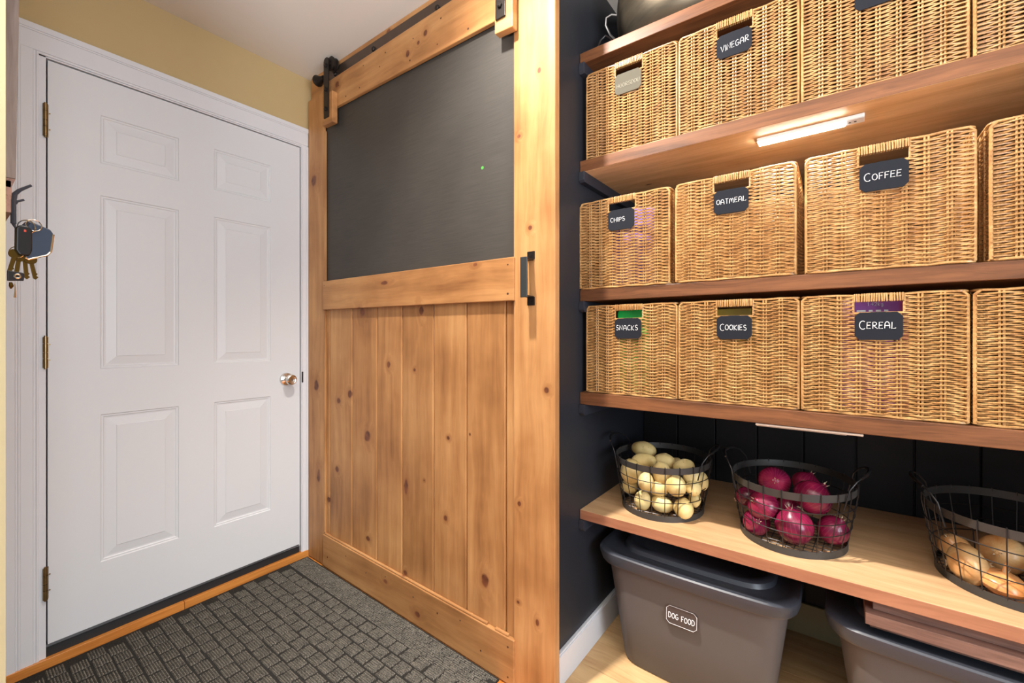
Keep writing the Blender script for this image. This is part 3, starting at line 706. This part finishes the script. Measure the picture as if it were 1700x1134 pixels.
pc = t.out(t.ramp(t.math('ADD', t.math('MULTIPLY', sp.outputs[0], 5), .5), [(.0, srgb(134, 40, 110)), (.2, srgb(152, 82, 160)), (.7, srgb(140, 60, 140)), (.74, srgb(140, 22, 70))]), .4)
bx = obj('carton', B(-.075, .060, -.02, .045, 0, .284), pc, ce, bevel=.0015)
obj('printed_weight', lettering('1.42kg', -.018, .268, .0085, .030, -.0206, .00055), M['chalk'], bx)
wm = MB()
for a, b in ((-.040, -.022), (-.016, -.008), (-.002, .008), (.014, .022)): wm.box(a, b, -.0208, -.020, .2530, .2575)
obj('printed_title', wm, M['chalk'], bx, bevel=.0004)

# ---------------------------------------------------------------- shelves
SG = None
def shelf(zb, zt, under, edge, top, label, x1=2.95, name='shelf', y0=.209):
    t_ = thing(name, (1.463, y0, zb), label, 'shelf')
    mb = MB(); L_ = x1-1.463; d_ = .839-y0
    mb.box(0, L_, 0, d_, 0, zt-zb)
    mb.mi = [1 if i == 0 else (2 if i == 1 else 0) for i in range(6)]
    o = obj('board', mb, [edge, under, top], t_, bevel=.0018)
    return t_
shelf(2.1075, 2.146, M['shelf'], M['shelf'], M['shelf'], 'topmost brown stained shelf board carrying the metal pot')
shelf(1.723, 1.7635, M['shelf_under_glow'], M['shelf'], M['shelf'], 'brown stained shelf board with the lit light bar beneath it')
shelf(1.2655, 1.306, M['shelf'], M['shelf'], M['shelf'], 'brown stained shelf board under the CHIPS, OATMEAL and COFFEE baskets')
shelf(.9005, .9435, M['shelf'], M['shelf'], M['shelf'], 'brown stained shelf board under the SNACKS, COOKIES and CEREAL baskets')
shelf(.492, .526, M['shelf_low_edge'], M['shelf_low_edge'], M['shelf_low'], 'pale wooden shelf board carrying the three wire baskets')
kn = MB()
for (z0, lab) in ((2.1075, 'black cleat on the side wall under the topmost shelf'), (1.723, 'black cleat on the side wall under the shelf with the light bar'), (1.2655, 'black cleat on the side wall under the middle basket shelf'), (.9005, 'black cleat on the side wall under the lower basket shelf'), (.492, 'black cleat on the side wall under the pale shelf')):
    obj('shelf_cleat', MB().prism([(.2, -.0005), (.2, -.030), (.207, -.038), (.838, -.038), (.838, -.0005)], 'X', 1.4625, 1.484), M['cleat'], None, loc=(0, 0, z0), bevel=.001, label=lab, cat='bracket', group='black shelf cleats on the side wall')
# light bars
lb = thing('light_bar', (2.13, .292, 1.7225), 'lit white LED light bar fixed under the shelf', 'lamp', rotz=R(-1))
obj('housing', B(-.123, .123, -.019, .019, -.0105, -.0005), M['plasticwhite'], lb, bevel=.002)
obj('diffuser', B(-.121, .082, -.0168, .0168, -.0130, -.0106), M['led'], lb, bevel=.002, label='glowing diffuser')
obj('sensor_head', B(.084, .1225, -.0165, .0165, -.0118, -.0106), M['plasticwhite'], lb, bevel=.0015)
sd = MB()
for x_ in (.092, .104): sd.tube([(x_, 0, -.0116), (x_, 0, -.0128)], .003, 10)
obj('sensor', sd, M['dot'], lb)
lb2 = thing('light_bar', (2.13, .228, .900), 'unlit white light bar fixed under the lower basket shelf', 'lamp')
M['barhousing'] = plain('beige_bar_housing', srgb(176, 156, 140), .5)
obj('housing', B(-.118, .118, -.017, .017, -.0065, -.0005), M['barhousing'], lb2, bevel=.0015)
obj('diffuser', B(-.116, .085, -.0145, .0145, -.0085, -.0066), M['barhousing'], lb2, bevel=.001)

# ---------------------------------------------------------------- pot and cable on the top shelf
pt = thing('cooking_pot', (1.775, .455, 2.1465), 'big dull metal cooking pot with wire handles on the topmost shelf', 'pot')
prof = [(.001, 0), (.15, .0), (.185, .012), (.215, .05), (.232, .11), (.238, .17), (.235, .22), (.228, .26), (.232, .265), (.226, .268), (.222, .26), (.228, .17), (.20, .05), (.001, .02)]
obj('body', MB().lathe([(r*1.08, z*1.0) for r, z in prof], 56), M['pot'], pt, smooth=True)
steel = plain('brushed_steel_wire', srgb(176, 174, 172), .35, .8)
for sgn in (-1, 1):
    obj('wire_handle', MB().tube([(sgn*.240, -.055, .216), (sgn*.270, -.072, .222), (sgn*.288, -.080, .212), (sgn*.292, -.074, .190), (sgn*.284, -.052, .162), (sgn*.264, -.02, .142), (sgn*.242, .0, .136)], .0045, 8), steel, pt, smooth=True)
cbk = MB().tube([(0, 0, 0), (.0, .0, .04), (.012, .01, .085), (.03, .015, .098), (.05, .02, .08), (.062, .025, .04), (.07, .03, .004)], .004, 8)
obj('power_cable', cbk, M['dot'], None, smooth=True, loc=(1.482, .30, 2.150), label='thin black cable looped on the topmost shelf beside the wall', cat='cable')

# ---------------------------------------------------------------- wire baskets
def wire_basket(cx, cy, rotz, label):
    t_ = thing('wire_basket', (cx, cy, .5262), label, 'basket', 'oval wire baskets on the pale shelf', rotz)
    a, b, k, h = .140, .155, 1.165, .186
    def E(f, ang, g=0): return ((a+g)*f*math.cos(ang), (b+g)*f*math.sin(ang))
    N = 56
    def bandm(f0, f1, z0, z1, th):
        mb = MB(); r1 = []
        for q in range(N):
            an = 2*math.pi*q/N; o0, o1 = E(f0, an), E(f1, an); i0, i1 = E(f0, an, -th), E(f1, an, -th)
            r1.append([(*o0, z0), (*o1, z1), (*i1, z1), (*i0, z0)])
        r1.append(r1[0]); return mb.loft(r1, False, False)
    obj('base_band', bandm(1, 1.0, 0, .020, .0018), M['band'], t_, smooth=True)
    obj('rim_band', bandm(k-.012, k, h-.021, h, .0018), M['band'], t_, smooth=True)
    nw = 22
    for q in range(nw):
        an = 2*math.pi*(q+.5)/nw; p0 = E(.985, an); p1 = E(k+.012, an); p2 = E(k, an)
        obj('upright_wire', MB().tube([(*p0, .012), (*E(1.0, an), .022), (*p1, h-.020), (*p1, h+.001), (*E(k-.02, an), h+.002), (*E(k-.02, an), h-.006)], .0014, 5), M['wire'], t_)
    for zf in (.32, .55, .78):
        f = 1+(k+.012-1)*zf
        obj('ring_wire', MB().tube([(*E(f, 2*math.pi*q/N, .001), .020+(h-.040)*zf) for q in range(N)], .0014, 5, closed=True), M['wire'], t_)
    gb = MB()
    for i in range(-6, 7):
        x_ = i*.021; 
        if abs(x_) < a*.98: y_ = b*.98*math.sqrt(1-(x_/a)**2); gb.tube([(x_, -y_, .0075), (x_, y_, .0075)], .0013, 4)
        y2 = i*.023; 
        if abs(y2) < b*.98: x2 = a*.98*math.sqrt(1-(y2/b)**2); gb.tube([(-x2, y2, .0095), (x2, y2, .0095)], .0013, 4)
    obj('base_grid', gb, M['wire'], t_)
    for sgn in (-1, 1):
        w_ = .098
        def Q(y_, dz, dx): return (sgn*(a*k*math.sqrt(1-(y_/(b*k))**2)+.003+dx), y_, h+dz)
        P = [Q(-w_, -.045, -.006), Q(-w_, -.015, .001), Q(-w_*.98, .012, .006), Q(-w_*.85, .034, .014), Q(-w_*.55, .046, .019), Q(0, .050, .021), Q(w_*.55, .046, .019), Q(w_*.85, .034, .014), Q(w_*.98, .012, .006), Q(w_, -.015, .001), Q(w_, -.045, -.006)]
        hh = obj('handle', MB().tube(P, .0021, 7), M['wire'], t_, smooth=True)
        obj('grip', MB().tube([Q(-w_*.70, .041, .017), Q(-w_*.3, .0485, .0203), Q(0, .050, .021), Q(w_*.3, .0485, .0203), Q(w_*.55, .046, .019)], [.0035, .0045, .0048, .0045, .0035], 8), M['wire'], hh, smooth=True)
    return t_
wire_basket(1.685, .423, .1, 'black wire basket full of potatoes on the pale shelf')
wire_basket(2.082, .424, -.06, 'black wire basket of red onions on the pale shelf')
wire_basket(2.545, .440, 0, 'black wire basket of yellow onions on the pale shelf')

def blob(rx, ry, rz, seed, n=18, m=12, bump=.06, prof=None):
    rr = random.Random(seed); ph = [rr.uniform(0, 6.28) for _ in range(6)]; mb = MB(); rings = []
    for j in range(m+1):
        th = math.pi*(j+.0)/m; th = min(max(th, .04), math.pi-.04); ring = []
        for i in range(n):
            a = 2*math.pi*i/n
            s = 1+bump*(math.sin(2*a+ph[0]+th)+.6*math.sin(3*a+ph[1])*math.sin(2*th+ph[2])+.5*math.cos(2*th+ph[3]))*.5
            ring.append((rx*s*math.sin(th)*math.cos(a), ry*s*math.sin(th)*math.sin(a), -rz*s*math.cos(th)))
        rings.append(ring)
    return mb.loft(rings)
POT = [(1.600, .470, .706, .043, .028, 'topmost potato at the back left of the heap, showing above the rim'), (1.624, .400, .682, .041, .026, 'potato lying just below the topmost one'), (1.689, .440, .684, .038, .026, 'flat potato in the middle of the heap top'),
 (1.708, .345, .667, .031, .036, 'upright potato behind the middle of the front rim'), (1.762, .420, .680, .036, .025, 'potato on the right of the heap top, behind the rim'), (1.592, .362, .647, .035, .041, 'large potato against the left of the wire basket below the rim'),
 (1.666, .305, .639, .025, .031, 'small egg-shaped potato just left of centre behind the front wires'), (1.700, .335, .616, .033, .025, 'dented potato at the centre of the front wires'), (1.762, .325, .640, .032, .032, 'round smooth potato right of centre just under the rim'),
 (1.802, .375, .664, .030, .028, 'greenish potato on the right just under the rim'), (1.812, .345, .636, .024, .023, 'small potato on the right behind the second ring'), (1.826, .410, .645, .019, .028, 'potato squeezed against the far right wires'),
 (1.580, .375, .589, .028, .026, 'potato low on the left side of the wire basket'), (1.648, .325, .566, .027, .031, 'notched potato on the basket floor at front left'), (1.713, .335, .563, .034, .026, 'potato lying on the basket floor at front centre'),
 (1.785, .330, .568, .030, .032, 'long potato standing on the basket floor at front right'), (1.808, .378, .589, .020, .024, 'small potato low on the right side of the wire basket'), (1.707, .520, .655, .024, .024, 'small potato at the very back of the heap'), (1.655, .385, .560, .027, .022, 'pinkish potato behind the two lowest front ones')]
rr = random.Random(21)
for i, (x_, y_, z_, a, b, lab) in enumerate(POT):
    o = obj('potato', blob(a*1.08, (min(a, b)*.95 if a > b else a)*1.05, b*1.08, i+1, bump=.07), M['potato'], None, smooth=True, loc=(x_, y_, z_), label=lab, cat='potato', group='potatoes in the wire basket')
    o.rotation_euler = (rr.uniform(-.25, .25), rr.uniform(-.25, .25), rr.uniform(-.4, .4))
def onion(x_, y_, z_, r, rz, mats, seed, tip, label, group, tall=0, stem=.012, name='onion', root=True):
    t_ = thing(name, (x_, y_, z_), label, 'onion', group)
    n = 30; rr = random.Random(seed)
    prof = [(.10, -.94), (.35, -.90), (.68, -.68), (.92, -.32), (1, .02), (.93, .36), (.74, .66), (.48, .86), (.25, .98), (.13, 1.10), (.09, 1.10+tall*.5), (.07, 1.16+tall)]
    mb = MB(); mb.loft([[(r*p*math.cos(2*math.pi*k/n)*(1+.02*math.sin(3*2*math.pi*k/n+seed)), r*p*math.sin(2*math.pi*k/n), rz*q) for k in range(n)] for p, q in prof])
    me = mb.mesh('bulb', M[mats], True)
    bl = obj('bulb', me, None, t_); bl.rotation_euler = tip
    if root:
        rt = MB()
        for q in range(9):
            a = q*.7; rt.tube([(r*.05*math.cos(a), r*.05*math.sin(a), -rz*.92), (r*.10*math.cos(a), r*.10*math.sin(a), -rz*1.0), (r*.2*math.cos(a), r*.2*math.sin(a), -rz*(1.03+.05*rr.random()))], .0008, 4)
        obj('root_tuft', rt, M['root'], bl)
    sk = MB()
    for q in range(5):
        a = q*1.25; sk.add([(r*.12*math.cos(a), r*.12*math.sin(a), rz*1.04), (r*.12*math.cos(a+.9), r*.12*math.sin(a+.9), rz*1.04), (r*(.22)*math.cos(a+.6), r*.22*math.sin(a+.6), rz*(1.25+.1*rr.random()+tall*.6))], [(0, 1, 2), (2, 1, 0)][:1])
    obj('dry_tip', sk, M['root'], bl)
    return t_
RED = [(2.036, .420, .684, .046, .038, (R(70), 0, .2), 'shiny red onion at the top left of the heap, root end to the front'), (2.136, .385, .667, .051, .048, (R(-30), R(40), 0), 'biggest red onion, at the top right of the heap'),
 (2.115, .500, .672, .042, .035, (R(-20), R(25), 0), 'dark red onion at the back behind the biggest one'), (2.014, .345, .628, .045, .038, (R(50), R(-40), 0), 'papery red onion with peeling brown skin just under the rim at front left'),
 (1.960, .395, .628, .029, .034, (0, R(60), 0), 'dark red onion against the left wires'), (1.996, .352, .569, .038, .037, (R(60), R(30), 0), 'dull red onion on the basket floor at the left'),
 (2.095, .335, .588, .050, .053, (R(15), R(-10), 0), 'bright magenta onion at the front centre of the onion basket'), (2.184, .388, .582, .040, .042, (R(10), R(30), 0), 'brownish red onion on the basket floor at the right'),
 (2.072, .455, .600, .038, .034, (R(100), 0, 0), 'red onion half hidden in the middle of the heap')]
for i, (x_, y_, z_, r, rz, tip, lab) in enumerate(RED): onion(x_, y_, z_, r, rz, 'redonion', i, tip, lab, 'red onions in the wire basket', name='red_onion')
YEL = [(2.456, .385, .571, .050, .038, (R(10), R(80), .2), 'yelonion', 0, 'large pale yellow onion at the left front of the third wire basket'), (2.536, .478, .582, .048, .040, (R(60), R(-50), 0), 'yelonion', 0, 'pale whitish onion behind the orange one with the tall stem'),
 (2.450, .492, .571, .034, .032, (R(30), R(-30), 0), 'yelonion', 0, 'small brown onion at the back left of the third wire basket'), (2.512, .362, .553, .044, .026, (R(8), R(6), 0), 'orangeonion', .9, 'orange onion with a tall dry stem at the front of the third wire basket'),
 (2.592, .405, .563, .034, .030, (R(40), R(40), 0), 'orangeonion', 0, 'orange onion at the right edge of the photo'), (2.630, .470, .572, .042, .038, (R(40), R(20), 0), 'yelonion', 0, 'yellow onion beyond the right edge of the photo')]
for i, (x_, y_, z_, r, rz, tip, m_, tall, lab) in enumerate(YEL): onion(x_, y_, z_, r, rz, m_, i+20, tip, lab, 'yellow onions in the wire basket', tall=tall, name='yellow_onion')

# ---------------------------------------------------------------- storage totes
def tote(x, y, label, text):
    t_ = thing('storage_tote', (x, y, .001), label, 'storage bin', 'grey storage totes under the pale shelf')
    rings = []
    for z_, w_, d_ in ((0, .455, .36), (.006, .465, .37), (.18, .51, .40), (.345, .555, .43), (.3455, .585, .46), (.352, .590, .465)):
        rings.append([(px, py, z_) for px, py in rrect(w_, d_, .065, 6, 0, 0, bulge=.012)])
    obj('body', MB().loft(rings), M['tote'], t_, smooth=True)
    L_ = []
    for z_, w_, d_ in ((.353, .600, .475), (.375, .612, .487), (.388, .612, .487), (.392, .604, .479), (.3915, .57, .445), (.386, .555, .43), (.3855, .48, .355), (.398, .47, .345), (.4005, .46, .335), (.4005, .43, .30), (.396, .42, .29)):
        L_.append([(px, py, z_) for px, py in rrect(w_, d_, min(.075, w_/5), 6, 0, 0, bulge=.014)])
    obj('lid', MB().loft(L_), M['totelid'], t_, smooth=True, label='dark lid with a raised centre')
    if text:
        yy = -.40/2-.0025; 
        c = .010; w_, h_ = .050, .030
        poly = [(-w_+c, -h_), (w_-c, -h_), (w_, -h_+c), (w_, h_-c), (w_-c, h_), (-w_+c, h_), (-w_, h_-c), (-w_, -h_+c)]
        fr_ = [(u, 0, v_) for u, v_ in poly]
        lb_ = obj('label', MB().prism(poly, 'Y', -.001, .001), plain('clear_label', srgb(70, 62, 60), .4), t_, loc=(-.008, -.2225, .245), rot=(R(-4.5), 0, 0))
        obj('label_border', MB().tube([(u*.93, -.0014, v_*.9) for u, v_ in poly], .0007, 4, closed=True), M['chalk'], lb_)
        obj('chalk_lettering', lettering(text, -.040, -.010, .016, .080, -.0018, .0011), M['chalk'], lb_)
    return t_
tote(1.807, .478, 'grey plastic storage tote with a label reading DOG FOOD under the pale shelf', 'DOG FOOD')
tote(2.474, .485, 'grey plastic storage tote carrying the wooden boards at the right edge', None)
for i, (x0, y0, z0, z1_, lab) in enumerate(((2.262, .262, .4022, .4195, 'lowest weathered board on the right storage tote'), (2.252, .235, .4200, .4485, 'thick weathered board in the middle of the pile on the right storage tote'), (2.268, .262, .4490, .470, 'dark upper board of the pile, right under the pale shelf'))):
    obj('wooden_board', B(0, .60, 0, .22, 0, z1_-z0), M['oldboard'], None, loc=(x0, y0, z0), bevel=.0015, label=lab, cat='board', group='weathered boards on the storage tote')

# ---------------------------------------------------------------- key rack on the left wall
kr = thing('key_rack', (1.03, -1.107, 1.35), 'grey washed wooden key rack with dark hooks on the wall left of the white door', 'rack')
obj('back_board', MB().hexa([(-.15, 0.0005, .068), (.02, .0005, .068), (.02, .0215, .068), (-.15, .0215, .068), (-.15, .0005, .75), (.02, .0005, .75), (.02, .0305, .75), (-.15, .0305, .75)]), M['greywood'], kr, bevel=.0012)
obj('lower_slat', MB().box(-.15, .02, .0005, .0170, .008, .064), M['oldboard'], kr, bevel=.001)
obj('bevelled_ledge', MB().prism([(.0005, .052), (.0165, .052), (.0213, .0675), (.0005, .0675)], 'X', -.15, .02), M['oldboard'], kr)
def hook(xo):
    mb = MB()
    mb.tube([(xo, .0190, -.01), (xo, .0190, .030), (xo, .0205, .042), (xo, .0260, .050), (xo, .0400, .0625)], [.0036, .0036, .0034, .0028, .0020], 8)
    mb.tube([(xo, .0195, .022), (xo, .0235, .030), (xo, .0315, .0345)], [.002, .002, .0018], 8)
    mb.tube([(xo, .019, -.01), (xo, .022, -.018), (xo, .034, -.012), (xo, .0375, -.004)], [.0026, .0024, .0022, .0018], 8)
    obj('hook', mb, M['cleat'], kr, smooth=True)
hook(.018)
kc = thing('key_bunch', (1.05, -1.075, 1.345), 'bunch of brass keys and car fobs hanging on the key rack', 'keys', rotz=R(13))
def ringm(c, r, t_, axis, n=20):
    P = []
    for q in range(n):
        a = 2*math.pi*q/n; u, w_ = r*math.cos(a), r*math.sin(a)
        P.append({'X': (c[0], c[1]+u, c[2]+w_), 'Y': (c[0]+u, c[1], c[2]+w_), 'D': (c[0]+u*.7, c[1]+u*.7, c[2]+w_)}[axis])
    return MB().tube(P, t_, 6, closed=True)
obj('key_ring', ringm((0, .002, -.008), .012, .0009, 'D'), M['chrome'], kc, smooth=True)
obj('key_ring', ringm((.004, .010, -.004), .010, .0008, 'X'), M['chrome'], kc, smooth=True)
obj('key_ring', ringm((.0, -.010, -.055), .010, .0008, 'D'), M['chrome'], kc, smooth=True)
fo = obj('car_fob', MB().prism([(.004, .003), (.0095, .003), (.0335, -.0055), (.0375, -.012), (.0345, -.046), (.029, -.0545), (.0046, -.066), (-.001, -.0565), (-.002, -.006)], 'X', -.012, -.001), plain('slate_blue_plastic', srgb(40, 52, 70), .4, 0), kc, bevel=.002)
obj('fob_trim', MB().tube([(-.001, .0372, -.014), (-.001, .0340, -.046), (-.001, .029, -.0535), (-.001, .0046, -.0650), (-.001, .001, -.062)], .0017, 6), M['chrome'], fo, smooth=True, label='silver edge trim')
fb = obj('black_fob', MB().prism([(y_, z_) for y_, z_ in [(-.013, -.014), (-.009, -.008), (.002, -.008), (.0065, -.014), (.0065, -.050), (.003, -.060), (-.009, -.060), (-.0135, -.052)]], 'X', .000, .010), plain('glossy_black_plastic', srgb(12, 10, 10), .35), kc, bevel=.002)
obj('red_button', MB().box(.010, .0108, -.0045, -.0015, -.019, -.015), plain('red_button', srgb(190, 60, 40), .4), fb, bevel=.0005)
br = plain('brass_key', srgb(88, 66, 24), .4, .9)
def key(y0, z0, L_, ang, xo):
    mb = MB(); n = 14
    P = [(.0085*math.cos(2*math.pi*q/n), .0085*math.sin(2*math.pi*q/n)) for q in range(n)]
    mb.prism(P, 'X', xo, xo+.0018)
    mb.prism([(-.0028, -.006), (.0028, -.006), (.0028, -L_+.012), (.0045, -L_+.010), (.002, -L_+.007), (.0045, -L_+.004), (.0, -L_), (-.0028, -L_+.003)], 'X', xo, xo+.0018)
    return obj('key', mb, br, kc, loc=(0, y0, z0), rot=(R(ang), 0, 0), bevel=.0003)
key(-.006, -.062, .040, -6, -.004); key(.002, -.060, .040, 4, -.008); key(.009, -.064, .036, 10, -.006); key(-.012, -.058, .036, -12, .0)
obj('flat_tag', MB().prism([(-.022, -.088), (-.003, -.090), (-.0015, -.093), (-.0025, -.104), (-.022, -.106)], 'X', .001, .005), M['dot'], kc, bevel=.001)
obj('tag_eye', ringm((.0055, -.0105, -.097), .0035, .0012, 'X', 14), M['chrome'], kc, smooth=True)
obj('small_charm', MB().tube([(.0, -.017, -.108), (.001, -.0165, -.114), (0, -.017, -.119)], [.002, .0032, .001], 8), br, kc, smooth=True)
obj('dangling_chain', MB().tube([(.0, -.012, -.110), (.0, -.0115, -.122), (.0, -.012, -.134)], [.0006, .0009, .0016], 6), M['chrome'], kc, smooth=True)

# ---------------------------------------------------------------- ceiling downlights (above the frame)
for i, (x_, y_, lab) in enumerate(((1.37, -.47, 'recessed ceiling downlight above the barn door'), (2.5, -1.7, 'recessed ceiling downlight over the middle of the room'))):
    dl = thing('downlight', (x_, y_, CEIL), lab, 'lamp')
    obj('trim_ring', MB().lathe([(.040, -.0005), (.052, -.0005), (.050, -.004), (.040, -.002)], 32), M['plasticwhite'], dl, smooth=True)
    obj('lens', MB().lathe([(.001, -.0006), (.039, -.0006), (.039, -.0016), (.001, -.0016)], 28), M['bulb'], dl)
